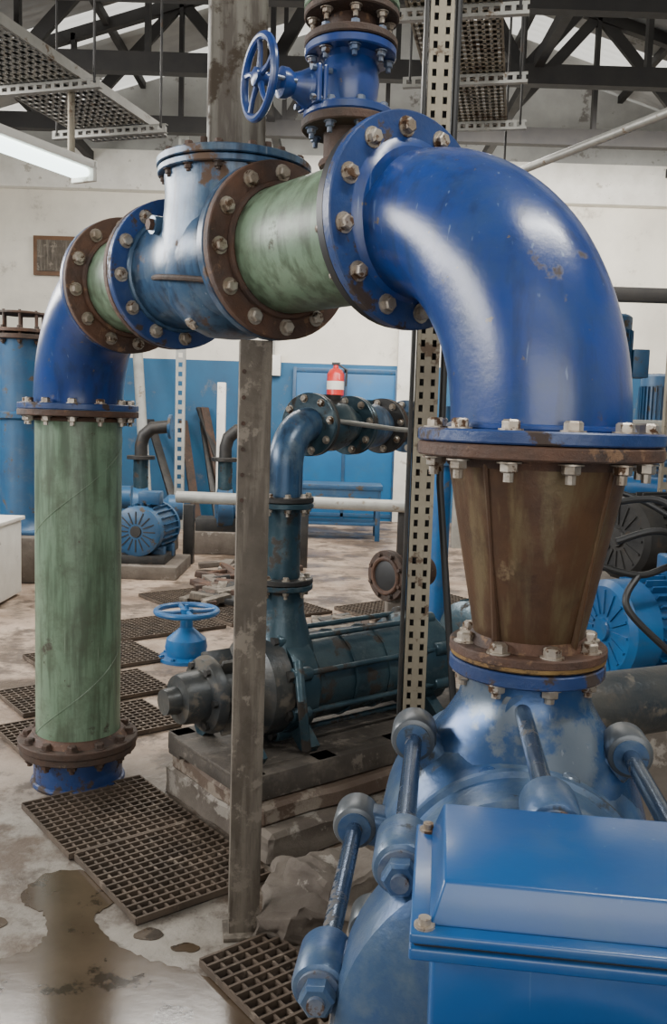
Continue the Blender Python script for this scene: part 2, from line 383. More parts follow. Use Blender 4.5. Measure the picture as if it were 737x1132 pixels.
# left elbow
g=G('pipe_elbow');t0=1.492;tl=1.895
c=T(t0,-.41);pts=[T(t0-.001)]+arc(c,A,UP,tl-t0,pi/2,0,28,.41)[1:]+[T(tl,-.42)]
g.sweep(pts,.170,'blue',56);g.flange(T(t0-.027),A,R_,.026,'bluefl')
lv=T(tl);LV=V((lv.x,lv.y,0))
g.flange(LV+UP*1.503,UP,R_,.024,'bluefl');g.bolts(LV+UP*1.527,-UP,BC,12,.0165,.05,'bolt',.1,.014)
g.done()
g=G('pipe_spool')
g.flange(LV+UP*1.478,UP,R_,.024,'rust');g.cyl(LV+UP*.18,LV+UP*1.48,.166,'green',seg=64)
g.ring(LV+UP*1.468,UP,.167,.009,'rust',56,8);g.ring(LV+UP*.205,UP,.168,.013,'rust',56,8)
for z0 in (.22,1.02):
    n=40;g.sweep([LV+V((math.cos(-2.6+2.9*i/n)*.1645,math.sin(-2.6+2.9*i/n)*.1645,z0+.38*i/n)) for i in range(n+1)],.0032,'green',6)
g.flange(LV+UP*.165,UP,R_+.005,.028,'rustdark')
g.lathe([(.193,.2),(.215,.178)],LV,UP,'rust',40)
g.bolts(LV+UP*.193,-UP,BC+.003,12,.019,.056,'rustdark',.1)
g.done()
g=G('pipe_stub')
g.flange(LV+UP*.137,UP,R_,.027,'rustdark');g.cyl(LV,LV+UP*.137,.175,'bluefl',seg=56);g.ring(LV+UP*.012,UP,.175,.012,'bluefl',48,8)
g.done()
# reducer cone
g=G('pipe_reducer')
g.flange(RV+UP*(fz-.024),UP,R_,.025,'rust')
zt=fz-.024
g.lathe([(1.07,.098),(1.085,.102),(1.10,.107),(zt-.02,.168),(zt,.172)],RV,UP,'cone',64)
for a in (-2.35,-.9,.8,2.2):
    d=V((math.cos(a),math.sin(a),0))
    g.sweep([RV+d*.106+UP*1.085,RV+d*.137+UP*1.26,RV+d*.169+UP*(zt-.005)],[.009,.004,.007],'cone',8)
g.lathe([(1.078,.118),(1.088,.114),(1.098,.107)],RV,UP,'rust',48)
g.lathe([(zt-.018,.171),(zt-.004,.178),(zt,.182)],RV,UP,'rust',48)
g.flange(RV+UP*1.052,UP,.150,.026,'brass');g.flange(RV+UP*1.060,UP,.1515,.019,'rust')
g.bolts(RV+UP*1.079,-UP,.126,8,.0165,.056,'bolt',.25,.01)
g.done()
# ------------------------------------------------------------ gate valve on branch
g=G('gate_valve')
g.flange(BP+UP*2.202,UP,.108,.02,'blue')
g.bolts(BP+UP*2.222,-UP,.09,8,.011,.044,'boltblue',.1,.012)
g.lathe([(2.22,.078),(2.235,.062),(2.25,.066),(2.29,.070),(2.32,.066),(2.335,.062),(2.35,.078)],BP,UP,'blue',40)
g.flange(BP+UP*2.345,UP,.108,.02,'blue')
g.bolts(BP+UP*2.385,-UP,.09,8,.011,.042,'boltblue',.3,.010)
H=V((-.88,-.47,0)).normalized();vc=BP+UP*2.258
g.box(vc+H*.045,(.085,.09,.09),'blue',(H.cross(UP),H,UP),.015)
hx=H.cross(UP)
g.box(vc+H*.088,(.105,.014,.085),'blue',(hx,H,UP),.006);g.box(vc+H*.104,(.105,.014,.085),'blue',(hx,H,UP),.006)
for sx in (-1,1):
    for sz in (-1,1):g.cyl(vc+H*.07+hx*sx*.042+UP*sz*.032,vc+H*.122+hx*sx*.042+UP*sz*.032,.007,'boltblue',seg=6)
g.lathe([(.11,.045),(.13,.034),(.15,.026),(.165,.034),(.18,.034),(.186,.018),(.245,.010)],vc,H,'blue',28)
for sx in (-1,1):g.cyl(vc+H*.15+hx*sx*.026,vc+H*.20+hx*sx*.026,.005,'boltblue',seg=8)
wc=vc+H*.232
g.ring(wc,H,.086,.0095,'blue',48,10);g.lathe([(-.012,.02),(.012,.02),(.016,.012)],wc,H,'blue',20)
for i in range(5):
    a=2*pi*i/5+.3;d=hx*math.cos(a)+UP*math.sin(a);dd=-hx*math.sin(a)+UP*math.cos(a)
    g.sweep([wc+d*.012,wc+d*.05+dd*.006,wc+d*.085],[.008,.006,.007],'blue',8)
g.done()
g=G('vent_pipe')
g.flange(BP+UP*2.367,UP,.110,.018,'rustdark')
g.cyl(BP+UP*2.37,BP+UP*2.45,.058,'rust',seg=32)
g.flange(BP+UP*2.43,UP,.112,.018,'rustdark');g.flange(BP+UP*2.450,UP,.112,.018,'green')
g.bolts(BP+UP*2.468,-UP,.09,8,.011,.04,'bolt',.3,.012)
g.cyl(BP+UP*2.46,BP+UP*3.1,.057,'green',seg=32)
g.lathe([(3.1,.06),(3.12,.09),(3.25,.09),(3.3,.05),(3.32,.01)],BP,UP,'green',32)
g.done()
# ------------------------------------------------------------ posts and struts
def perf(g,p0,p1,w,wv,dv,dp,pitch=.05,slot=.03,k='galv',th=.003,edge=.28):
    p0=V(p0);p1=V(p1);d=p1-p0;Ln=d.length;y=d.normalized();wv=V(wv).normalized();dv=V(dv).normalized()
    for s_ in (-1,1):
        q=wv*s_*(w/2-w*edge/2)
        g.box((p0+p1)/2+q,(w*edge,Ln,th),k,(wv,y,wv.cross(y)),0)
        q=wv*s_*(w/2-th/2)+dv*dp/2
        g.box((p0+p1)/2+q,(th,Ln,dp),k,(wv,y,dv),0)
    n=int(Ln/pitch)
    for i in range(n+1):
        c=p0+y*min(i*pitch+.5*(pitch-slot),Ln-.5*(pitch-slot))
        g.box(c,(w*(1-2*edge)+.001,pitch-slot,th),k,(wv,y,wv.cross(y)),0)
g=G('support_post')
pc=V((-.222,2.43,0))
fx=V((.985,.17,0)).normalized();fy=V((-fx.y,fx.x,0))
ax=(fx,fy,UP)
g.box(pc+UP*.8525,(.088,.006,1.705),'post',ax,.002);g.box(pc-fx*.041+fy*.025+UP*.8525,(.006,.05,1.705),'post',ax,.002)
g.box(pc+fx*.041+fy*.025+UP*.8525,(.006,.05,1.705),'post',ax,.002)
for i in range(6):g.lathe([(0,.006),(.004,.006)],pc-fx*.032-fy*.004+UP*(1.62-.07*i),-fy,'rustdark',10)
g.box(pc+fy*.02+UP*.006,(.12,.10,.012),'post',ax,.002);g.done()
g=G('steel_column')
cc=V((nc.x-.002,nc.y+.02,0))
ct=nc.z+.306
g.box(cc+UP*((ct+7.15)/2),(.160,.155,7.15-ct),'column',(fx,fy,UP),.012,3)
g.box(cc+UP*(ct+.008),(.22,.20,.016),'rustdark',(fx,fy,UP),.003)
for sx in (-1,1):
    g.box(cc+fx*sx*.09+UP*(ct+.04),(.02,.10,.05),'rustdark',(fx,fy,UP),.004)
g.done()
g=G('perforated_strut')
sp=V((.292,2.92,0))
for q in (-.0185,.0185):
    perf(g,sp+V((q,0,0)),sp+V((q,0,5.3)),.037,(1,0,0),(0,1,0),.04,.042,.022,'strut',edge=.32)
g.box(sp+V((-.047,.03,2.6)),(.012,.05,5.2),'darkiron',b=.002)
g.box(sp+V((0,.045,2.65)),(.07,.004,5.3),'darkiron',b=0)
g.box(sp+UP*.006+V((0,.02,0)),(.16,.12,.012),'galv',b=.002)
g.done()
g=G('electrical_conduit')
g.sweep([sp+V((.056,.05,4.9)),sp+V((.056,.05,2.0)),sp+V((.06,.04,1.3)),sp+V((.10,.02,.9)),sp+V((.14,0,.5)),sp+V((.15,0,0.01))],.012,'black',10)
g.done()
# ------------------------------------------------------------ main pump
P=V((.1201,.9928,0)).normalized();S=V((P.y,-P.x,0));C=V((.364,1.62,.666))
def pc_(s,ang,r):return C+P*s+S*math.cos(ang)*r+UP*math.sin(ang)*r
g=G('multistage_pump')
g.lathe([(-.70,.05),(-.70,.09),(-.60,.10),(-.595,.17),(-.585,.20),(-.565,.255),(-.545,.28),(-.52,.287),(-.43,.285),(-.40,.27),(-.375,.24),(-.36,.225),(-.26,.225),(-.255,.235),(-.24,.235),(-.235,.225),(-.14,.225),(-.135,.235),(-.12,.235),(-.115,.225),(-.07,.23),(-.04,.25),(0,.260),(.08,.264),(.22,.26),(.28,.24),(.33,.17),(.36,.10),(.55,.09),(.55,.04)],C,P,'castblue',72)
g.lathe([(.74,.245),(.80,.228),(.85,.205),(.89,.178),(.93,.150),(.965,.130),(.995,.122),(1.025,.120)],RV,UP,'pumpblue',64)
g.flange(RV+UP*1.022,UP,.150,.027,'bluefl')
NB=9;RR=.308
for i in range(NB):
    a=pi/2+i*2*pi/NB
    n0=pc_(-.52,a,RR);n1=pc_(-.42,a,RR);f0=pc_(-.03,a,RR);f1=pc_(.05,a,RR)
    ra=S*math.cos(a)+UP*math.sin(a);ta=-S*math.sin(a)+UP*math.cos(a)
    g.rcyl(n0,n1,.040,'castblue',.010,32);g.rcyl(f0,f1,.043,'lugring',.010,32)
    g.lathe([(0,.032),(-.004,.032)],f0,P,'castblue',28)
    g.cyl(n0-P*.0,f1+P*.03,.0155,'rodsteel',seg=20)
    g.lathe([(0,.031),(-.006,.031)],n0,P,'boltblue',24);g.lathe([(-.006,.0255),(-.024,.0255),(-.029,.021)],n0,P,'castblue',6,i)
    g.lathe([(-.02,.0125),(-.036,.0125)],n0,P,'boltblue',14)
    g.lathe([(0,.023),(.022,.023)],f1,P,'castblue',6,i)
    for (q0,q1) in ((-.515,-.425),(-.025,.045)):
        m_=pc_((q0+q1)/2,a,RR-.05);g.box(m_,(.066,q1-q0,.085),'castblue',(ta,P,ra),.016,3)
for dx in (-.06,.08):
    p=C+S*dx+P*-.10+UP*.205;g.lathe([(-.01,.016),(.012,.016),(.016,.012)],p,(p-C)-P*(p-C).dot(P),'pumpblue',20)
for s_ in (-.46,.1):
    for sd in (-1,1):g.box(C+P*s_+S*sd*.18-UP*.32,(.10,.12,.27),'castblue',(S,P,UP),.012)
    g.box(C+P*s_-UP*.456,(.56,.14,.02),'castblue',(S,P,UP),.004)
g.done()
g=G('pump_plinth')
g.rough(V((C.x,C.y,.1))-P*.35,(.72,1.95,.2),'plinth',(S,P,UP),.012);g.done()
def motor(g,c,ax,r,ln,k,nf=28,foot=True,cowl=True,kd=None):
    c=V(c);z=V(ax).normalized();x,y,_=frame(z)
    kd=kd or k
    h=ln/2
    g.lathe([(-h,r*.3),(-h,r*.8),(-h+.02*1,r*.92),(-h+.2*ln,r*.92),(-h+.2*ln,r*.86),(h-.14*ln,r*.86),(h-.14*ln,r*.95),(h-.06*ln,r*.95),(h,r*.7),(h,r*.2),(h+.06*ln,r*.18),(h+.06*ln,r*.12),(h+.2*ln,r*.12)],c,z,k,40)
    for i in range(nf):
        a=2*pi*i/nf;d=x*math.cos(a)+y*math.sin(a);t=z.cross(d)
        g.box(c+z*(.03*ln)+d*r*.92,(.006,ln*.64,r*.16),k,(t,z,d),0)
    for i in range(16):
        a=2*pi*i/16;d=x*math.cos(a)+y*math.sin(a);t=z.cross(d)
        g.box(c-z*(h+.002)+d*r*.52,(.010,.008,r*.45),kd,(t,z,d),0)
    g.lathe([(0,r*.22),(-.012,r*.2)],c-z*h,z,kd,20)
    if foot:
        for s_ in (-.2,.22):
            for q in (-1,1):
                sd=UP.cross(z).normalized()
                g.box(c+z*ln*s_+sd*q*r*.62-UP*r*.85,(r*.5,ln*.12,r*.5),k,(sd,z,UP),.008)
g=G('electric_motor')
mc=C-P*1.12
motor(g,mc,P,.225,.62,'boxblue')
g.box(mc-UP*.24,(.42,.5,.03),'darkiron',(S,P,UP),.004)
g.box(mc-UP*.36,(.40,.46,.215),'plinth',(S,P,UP),.01)
g.done()
g=G('terminal_box')
TZ=1.025
fl=V((.150,1.070,TZ))
W=.42;D=.190
def tb(x,y,z):return fl+S*x-P*y+UP*(z)
def slab(x0,x1,y0,y1,z0,z1,ins,k,b=.008):
    bm=bmesh.new();vs=[]
    for (a,c_,zz) in ((x0,y0,z0),(x1,y0,z0),(x1,y1,z0),(x0,y1,z0)):vs.append(bm.verts.new((a,c_,zz)))
    for (a,c_) in ((x0+ins,y0+ins),(x1-ins,y0+ins),(x1-ins,y1-ins),(x0+ins,y1-ins)):vs.append(bm.verts.new((a,c_,z1)))
    for f in ((0,1,2,3),(4,7,6,5),(0,4,5,1),(1,5,6,2),(2,6,7,3),(3,7,4,0)):bm.faces.new([vs[i] for i in f])
    bmesh.ops.bevel(bm,geom=list(bm.edges),offset=b,segments=3,profile=.5,affect='EDGES')
    bm.verts.index_update()
    g.add([tb(*v.co) for v in bm.verts],[[v.index for v in f.verts] for f in bm.faces],k);bm.free()
slab(-.014,W+.014,-.014,D+.014,-.045,0,.014,'boxblue',.004)
slab(-.033,W+.035,-.03,D+.031,-.056,-.044,0,'boxblue',.003)
slab(-.028,W+.030,-.026,D+.026,-.060,-.056,0,'black',.001)
slab(-.033,W+.035,-.03,D+.031,-.074,-.060,0,'boxblue',.003)
slab(-.010,W+.012,-.008,D+.010,-.20,-.073,0,'boxblue',.006)
for x in (-.018,W+.018):
    for y in (-.012,D+.016):
        p=tb(x,y,-.044);g.lathe([(0,.011),(.003,.011)],p,UP,'bolt',16);g.lathe([(.003,.007),(.010,.0065)],p,UP,'bolt',14)
slab(W*.25,W*.75,D*.2,D*.8,-.30,-.19,0,'boxblue')
g.done()
g=G('suction_pipe')
g.cyl((.46,2.10,.79),(1.9,2.75,.79),.085,'oilyiron',seg=40)
d=V((1.44,.65,0)).normalized();g.flange(V((1.28,2.47,.79)),d,.135,.02,'darkiron');g.flange(V((1.3,2.479,.79)),d,.135,.02,'teal')
g.box((1.45,2.55,.35),(.1,.1,.70),'plinth',b=.01)
g.sweep([V((.46,2.10,.79)),V((.44,2.06,.78)),V((.43,2.0,.72)),V((.43,1.9,.655))],.085,'oilyiron',24)
g.done()
# ------------------------------------------------------------ second pump
Q=V((.788,.615,0)).normalized();QT=V((Q.y,-Q.x,0));C2=V((-.20,3.285,.50))
def q_(s,t,z=0):return V((C2.x,C2.y,0))+Q*s+QT*t+UP*z
g=G('multistage_pump')
g.lathe([(-.47,.02),(-.47,.045),(-.42,.05),(-.415,.085),(-.40,.09),(-.33,.095),(-.32,.13),(-.30,.14),(-.285,.14),(-.275,.10),(-.20,.095),(-.17,.11),(-.14,.15),(-.12,.185),(-.04,.19),(-.03,.175)],C2,Q,'oilyiron',40)
for i in range(6):
    a=2*pi*i/6;d=QT*math.cos(a)+UP*math.sin(a);g.lathe([(0,.014),(-.018,.014)],C2+d*.112-Q*.32,Q,'darkiron',6)
    g.box(C2-Q*.22+d*.12,(.014,.12,.07),'oilyiron',(Q.cross(d),Q,d),.004)
g.lathe([(-.03,.175),(-.03,.195),(.0,.20),(.07,.195),(.09,.17),(.10,.165),(.60,.165),(.62,.19),(.66,.20),(.75,.20),(.80,.16),(.84,.11),(.92,.09),(.92,.03)],C2,Q,'teal',16)
for s_ in (.26,.43):g.lathe([(s_,.172),(s_+.012,.172)],C2,Q,'teal',16)
for i in range(8):
    a=2*pi*(i+.5)/8;d=QT*math.cos(a)*.19+UP*math.sin(a)*.19
    g.cyl(C2+d-Q*.03,C2+d+Q*.72,.011,'teal',seg=12);
    for s_ in (-.05,.66):g.rcyl(C2+d+Q*s_,C2+d+Q*(s_+.08),.028,'teal',.005,18)
    g.lathe([(0,.02),(-.02,.02)],C2+d-Q*.05,Q,'darkiron',6)
g.lathe([(0,.14),(.08,.11),(.17,.085),(.265,.08)],C2+Q*.02+UP*.10,UP,'teal',32)
VP=C2+Q*.02
g.flange(V((VP.x,VP.y,.86)),UP,.115,.02,'teal')
g.bolts(V((VP.x,VP.y,.902)),-UP,.093,8,.012,.042,'bolt',.2)
for s_ in (-.2,.03,.68):
    for t in (-1,1):g.bar(q_(s_,t*.11,.36),q_(s_,t*.2,.285),.05,.06,'teal')
g.sweep([q_(-.02,.17,.62),q_(-.05,.24,.5),q_(-.0,.21,.3)],.018,'teal',10)
g.done()
g=G('pump_baseframe')
for t in (-.24,.24):
    g.bar(q_(-.30,t,.235),q_(1.05,t,.235),.09,.09,'dustiron',b=.004)
for s_ in (-.26,.05,.4,.75,1.02):g.bar(q_(s_,-.28,.245),q_(s_,.28,.245),.09,.07,'dustiron',b=.004)
g.box(q_(.36,0,.275),(1.36,.42,.015),'dustiron',(Q,QT,UP),.003)
g.done()
g=G('pump_plinth')
g.rough(q_(.45,0,.055),(1.44,.76,.12),'plinth',(Q,QT,UP),.016);g.rough(q_(.42,0,.146),(1.38,.64,.075),'oilplinth',(Q,QT,UP),.008);g.done()
g=G('electric_motor');motor(g,q_(1.22,0,.52),-Q,.19,.42,'teal')
g.box(q_(1.44,0,.16),(.40,.34,.32),'plinth',(Q,QT,UP),.01);g.done()
g=G('discharge_riser')
vx=V((VP.x,VP.y,0))
g.flange(vx+UP*.882,UP,.115,.02,'darkiron')
g.cyl(vx+UP*.89,vx+UP*1.17,.064,'teal',seg=32)
g.flange(vx+UP*1.165,UP,.11,.02,'teal');g.flange(vx+UP*1.187,UP,.11,.02,'darkiron');g.bolts(vx+UP*1.207,-UP,.09,8,.012,.042,'bolt',.2)
E=V((.50,.866,0)).normalized();RE=.16
pts=[vx+UP*1.20]+arc(vx+UP*1.315+E*RE,-E,UP,RE,0,pi/2,16)
g.sweep([pts[0]]+pts[1:],.066,'valveblue',32)
e0=vx+UP*(1.315+RE)+E*RE
for s_,k in ((-.01,'teal'),(.012,'darkiron'),(.31,'teal'),(.333,'teal'),(.60,'darkiron'),(.622,'rustdark'),(.85,'valveblue'),(.872,'rustdark')):
    g.flange(e0+E*s_,E,.122,.02,k)
for s_ in (-.01,.31,.60,.85):g.bolts(e0+E*s_,E,.101,8,.012,.042,'bolt',.2)
g.cyl(e0,e0+E*.9,.068,'teal',seg=32)
g.lathe([(.03,.07),(.08,.09),(.16,.105),(.24,.09),(.30,.07)],e0,E,'teal',32)
g.lathe([(.36,.07),(.42,.09),(.48,.10),(.55,.09),(.6,.07)],e0,E,'valveblue',32)
g.cyl(e0+E*.47,e0+E*.47+UP*.11,.03,'teal');g.cyl(e0+E*.16,e0+E*.16+UP*.12,.04,'darkiron')
g.sweep([e0+E*.15+V((0,-.13,.02)),e0+E*.4+V((.15,-.15,-.01)),e0+E*.62+V((.25,-.05,-.02))],.010,'galv',8)
e1=e0+E*.9
g.sweep([e1]+arc(e1-UP*.15,UP,E,.15,0,pi/2,12)+[e1+E*.15-UP*.3,V(((e1+E*.15).x,(e1+E*.15).y,.0))],.068,'skyblue',24)
g.done()
# ------------------------------------------------------------ gratings
def grating(o,X,Y,lx,ly,z=.0):
    g=G('floor_grating');o=V(o)
    c=o+X*lx/2+Y*ly/2
    g.box(c+UP*(z+.003),(lx,ly,.006),'pit',(X,Y,UP),0)
    n=int(lx/.036)
    for i in range(n+1):
        p=o+X*(lx*i/n);g.bar(p+UP*(z+.014),p+Y*ly+UP*(z+.014),.007,.018,'grate')
    n=int(ly/.036)
    for i in range(n+1):
        p=o+Y*(ly*i/n);g.bar(p+UP*(z+.016),p+X*lx+UP*(z+.016),.008,.020,'grate')
    g.done()
B=-QT
grating(q_(-.775,.44),Q,B,.47,.47);grating(q_(-.79,-.04),Q,B,.48,.47)
grating(q_(-.72,1.42),Q,B,.24,.70)
grating(q_(-.62,-.98),Q,B,.75,.42);grating(q_(-.45,-1.5),Q,B,.8,.42)
grating(q_(-.10,-2.05),Q,B,.7,.5);grating(q_(.55,-2.6),Q,B,.8,.5);grating(q_(1.4,-2.6),Q,B,.9,.5);grating(q_(1.3,-3.4),Q,B,1.2,.5)
grating(q_(2.4,-2.2),Q,B,1.2,.5);grating(q_(1.9,-1.6),Q,B,.9,.4)
pl=[(-.885,2.75),(-.77,2.765),(-.655,2.72),(-.625,2.6),(-.675,2.507),(-.62,2.41),(-.52,2.33),(-.42,2.28),(-.31,2.235),(-.2,2.18),(-.10,2.098),(-.06,2.0),(-.2,1.9),(-.5,1.85),(-.8,1.9),(-.97,2.05),(-.94,2.2),(-.875,2.285),(-.80,2.331),(-.79,2.42),(-.83,2.512),(-.905,2.557),(-.93,2.65)]
def spline2(pl,amp,k=8):
    out=[];n=len(pl)
    for i in range(n):
        p0,p1,p2,p3=[V((*pl[(i+k_)%n],0)) for k_ in (-1,0,1,2)]
        for j in range(k):
            t=j/k;q=.5*((2*p1)+(p2-p0)*t+(2*p0-5*p1+4*p2-p3)*t*t+(3*p1-p0-3*p2+p3)*t**3)
            q+=V((random.uniform(-1,1),random.uniform(-1,1),0))*amp;out.append((q.x,q.y))
    return out
g=G('water_puddle');g.prism(spline2(pl,.006),0,.0025,'puddle')
for (x_,y_,r_) in ((-.50,2.42,.03),(-.38,2.36,.022),(-.57,2.66,.02),(-.98,2.45,.035),(-.25,2.29,.018)):
    g.prism(spline2([(x_+r_*random.uniform(.7,1.3)*math.cos(i*pi/4)*1.5,y_+r_*random.uniform(.7,1.3)*math.sin(i*pi/4)) for i in range(8)],.001,4),0,.002,'puddle')
g.done()
g=G('concrete_haunch')
g.rough((.03,2.55,.045),(.40,.34,.10),'plinth',(S,P,UP),.035,7);g.rough((.06,2.60,.10),(.26,.22,.09),'plinth',(Q,QT,UP),.03,7);g.done()
# ------------------------------------------------------------ cable trays, lamp
def tray(name,p0,p1,w,z,kk='galv'):
    g=G(name);p0=V((*p0,z));p1=V((*p1,z));y=(p1-p0).normalized();x=V((y.y,-y.x,0));Ln=(p1-p0).length
    for i in range(13):
        q=x*(-w/2+w*i/12);g.box((p0+p1)/2+q,(w*.045,Ln,.003),kk,(x,y,UP),0)
    n=int(Ln/.055)
    for i in range(n+1):
        g.box(p0+y*Ln*i/n,(w,.032,.003),kk,(x,y,UP),0)
    for s_ in (-1,1):g.box((p0+p1)/2+x*s_*w/2+UP*.025,(.004,Ln,.055),kk,(x,y,UP),0)
    for i,o in enumerate((-.1,.03,.12)):
        g.sweep([p0+x*w*o*2+UP*.02,(p0+p1)/2+x*w*(o*2+.04)+UP*.02,p1+x*w*o*2+UP*.02],.012,'black',8)
    return g,p0,p1,x,y
g,p0,p1,x,y=tray('cable_tray',(-1.95,3.1),(-1.27,5.42),.48,3.1)
for s_ in (.62,.9):
    c=p0+(p1-p0)*s_-UP*.03
    perf(g,c-x*.36,c+x*.36,.045,UP,y,.03,.05,.03,'galv')
    for q in (-.33,.33):
        zt_=rz((c+x*q).x)
        g.cyl(c+x*q,V(((c+x*q).x,(c+x*q).y,zt_-.03)),.007,'darkiron',seg=8)
g.done()
g,p0,p1,x,y=tray('cable_tray',(.36,3.7),(.83,6.0),.42,3.4,'strut')
for s_ in (.25,.60,.93):
    c=p0+(p1-p0)*s_-UP*.03
    perf(g,c-x*.34,c+x*.34,.055,UP,y,.03,.05,.03,'galv')
    for q in (-.3,.3):g.cyl(c+x*q,V(((c+x*q).x,(c+x*q).y,rz((c+x*q).x)-.03)),.007,'darkiron',seg=8)
g.done()
g=G('fluorescent_light')
a=V((-1.84,3.60,2.70));b=V((-1.32,4.63,2.70));y=(b-a).normalized();x=V((y.y,-y.x,0))
g.box((a+b)/2+UP*.03,(.15,(b-a).length+.04,.045),'white',(x,y,UP),.008)
g.box((a+b)/2-UP*.012,(.12,(b-a).length-.02,.04),'tube',(x,y,UP),.016,3)
g.box(b+y*.01,(.15,.03,.10),'white',(x,y,UP),.006)
for s_ in (.25,.93):
    p=a+(b-a)*s_+UP*.05;g.cyl(p,V((p.x,p.y,3.09)),.018,'strut',seg=10)
g.done()
g=G('conduit_pipe')
g.cyl((.85,6.4,3.1),(2.75,2.27,3.1),.025,'galv',seg=20)
for t in (.1,.8):
    p=V((.85,6.4,3.1)).lerp(V((2.75,2.27,3.1)),t);g.cyl(p,V((p.x,p.y,rz(p.x)-.03)),.008,'darkiron',seg=8)
g.done()
# ------------------------------------------------------------ background left
g=G('vertical_pump')
b0=V((-2.83,8,0))
g.box(b0+UP*.2,(.9,.9,.4),'plinth',b=.02);g.box(b0+UP*.415,(.62,.62,.03),'skyblue',b=.004)
g.lathe([(.43,.24),(.47,.2),(.55,.185),(1.4,.185),(1.42,.23),(1.46,.23),(1.48,.185),(2.10,.185),(2.12,.19)],b0,UP,'skyblue',32)
g.flange(b0+UP*2.11,UP,.24,.04,'rustdark');g.bolts(b0+UP*2.2,-UP,.20,8,.022,.10,'rustdark',.1)
g.flange(b0+UP*2.17,UP,.24,.03,'rust')
for i in range(8):
    a_=i*pi/4+.3;g.cyl(b0+V((math.cos(a_)*.19,math.sin(a_)*.19,2.15)),b0+V((math.cos(a_)*.19,math.sin(a_)*.19,2.36)),.013,'rust',seg=8)
g.flange(b0+UP*2.33,UP,.21,.02,'rustdark')
g.done()
g=G('electric_motor')
motor(g,(-1.75,8.3,.42),V((.15,1,0)),.25,.6,'skyblue',24,True,True,'darkiron');g.box((-1.75,8.3,.06),(.7,.8,.12),'plinth',b=.01)
g.box((-1.75,8.3,.16),(.44,.55,.08),'darkiron',b=.005);g.box((-1.72,8.3,.71),(.2,.2,.12),'skyblue',b=.01);g.done()
for (x_,y_,s_) in ((-2.1,9.6,1.0),(-1.2,9.7,.9),(-2.9,10.6,1.1)):
    g=G('centrifugal_pump')
    o=V((x_,y_,0));g.box(o+UP*.12,(.75*s_,.5*s_,.24),'plinth',b=.01)
    g.lathe([(-.1,.12),(-.08,.22),(.08,.22),(.1,.12),(.25,.09),(.3,.14),(.45,.14)],o+UP*(.48),V((1,.2,0)),'skyblue',28)
    g.cyl(o+UP*.5,o+UP*1.0,.08,'teal');g.flange(o+UP*1.0,UP,.15,.04,'darkiron')
    g.box(o+UP*.3,(.6,.25,.16),'darkiron',b=.01)
    g.sweep([o+UP*1.0,o+UP*1.15,o+V((.03,.0,1.26)),o+V((.12,0,1.34)),o+V((.3,0,1.36))],.07,'darkiron',16);g.flange(o+V((.3,0,1.36)),V((1,0,0)),.13,.03,'skyblue')
    g.done()
g=G('storage_cabinet');g.box((-3.06,6.8,.32),(1.1,.6,.60),'white',b=.02);g.box((-3.06,6.49,.32),(1.0,.02,.5),'white',b=.004)
g.box((-3.06,6.8,.63),(1.14,.64,.03),'white',b=.005);g.cyl((-2.66,6.46,.28),(-2.66,6.46,.41),.01,'galv');g.done()
g=G('horizontal_pipe')
g.cyl((-1.6,9.0,.66),(.9,8.7,.66),.06,'pipegrey',seg=24)
for x_ in (-1.45,-.3,.7):g.box((x_,8.86,.3),(.1,.12,.6),'darkiron',b=.005)
g.done()
g=G('work_bench')
g.box((-.15,11.2,.66),(1.5,.6,.06),'skyblue',b=.005);g.box((-.15,10.93,.54),(1.4,.04,.2),'skyblue',b=.004);g.box((-.15,11.2,.2),(1.4,.5,.03),'skyblue',b=.004)
for x_ in (-.85,.55):
    for y_ in (10.95,11.45):g.box((x_,y_,.32),(.06,.06,.64),'skyblue',b=.003)
g.done()
g=G('leaning_pipe')
g.cyl((-2.35,11.2,.03),(-2.95,13.0,3.0),.07,'pipegrey',seg=16);g.done()
for i,(x_,k_) in enumerate(((-1.95,'darkiron'),(-1.82,'rustdark'),(-2.5,'darkiron'),(-1.65,'darkiron'),(-2.25,'rustdark'),(-1.1,'darkiron'))):
    g=G('leaning_plank');g.bar((x_+.35,12.3,.03),(x_-.12*(i%4),13.1,1.4+.2*(i%2)),.12,.04,k_,b=.003);g.done()
g=G('perforated_strut');perf(g,(-2.02,11.5,0),(-2.02,11.5,5.0),.12,(1,0,0),(0,1,0),.06,.12,.06,'pipegrey');g.done()
g=G('white_post');g.box((-1.42,11,.95),(.10,.08,1.9),'white',b=.005);g.box((-1.42,11,.01),(.2,.2,.02),'white',b=.002);g.done()
g=G('fire_extinguisher')
fe=V((-.03,12.95,1.82))
g.lathe([(0,.10),(.02,.125),(.32,.125),(.38,.09),(.41,.04),(.45,.035)],fe,UP,'red',28)
g.lathe([(.10,.127),(.22,.127)],fe,UP,'white',28)
g.box(fe+UP*.47,(.12,.04,.04),'black',b=.005);g.sweep([fe+V((.04,-.02,.46)),fe+V((.16,-.05,.38)),fe+V((.15,-.04,.15))],.014,'black',8)
g.box(fe+V((0,.145,.25)),(.1,.05,.2),'darkiron',b=.004)
g.done()
g=G('notice_board');g.box((-4.15,13.16,3.72),(.62,.05,.56),'brown',b=.004);g.box((-4.15,13.13,3.72),(.5,.03,.44),'post',b=.002);g.done()
g=G('conduit_box');g.box((-.95,13.14,2.25),(.22,.1,.3),'white',b=.01);g.cyl((-.95,13.15,2.4),(-.95,13.15,4.6),.02,'pipegrey',seg=10);g.done()
g=G('floor_gate_valve')
o=V((-.88,5.34,0))
g.lathe([(0,.17),(.02,.17),(.03,.12),(.08,.13),(.13,.12),(.18,.06),(.2,.04),(.27,.035),(.30,.015),(.34,.012)],o,UP,'brightblue',32)
g.bolts(o+UP*.02,-UP,.15,8,.014,.015,'brightblue')
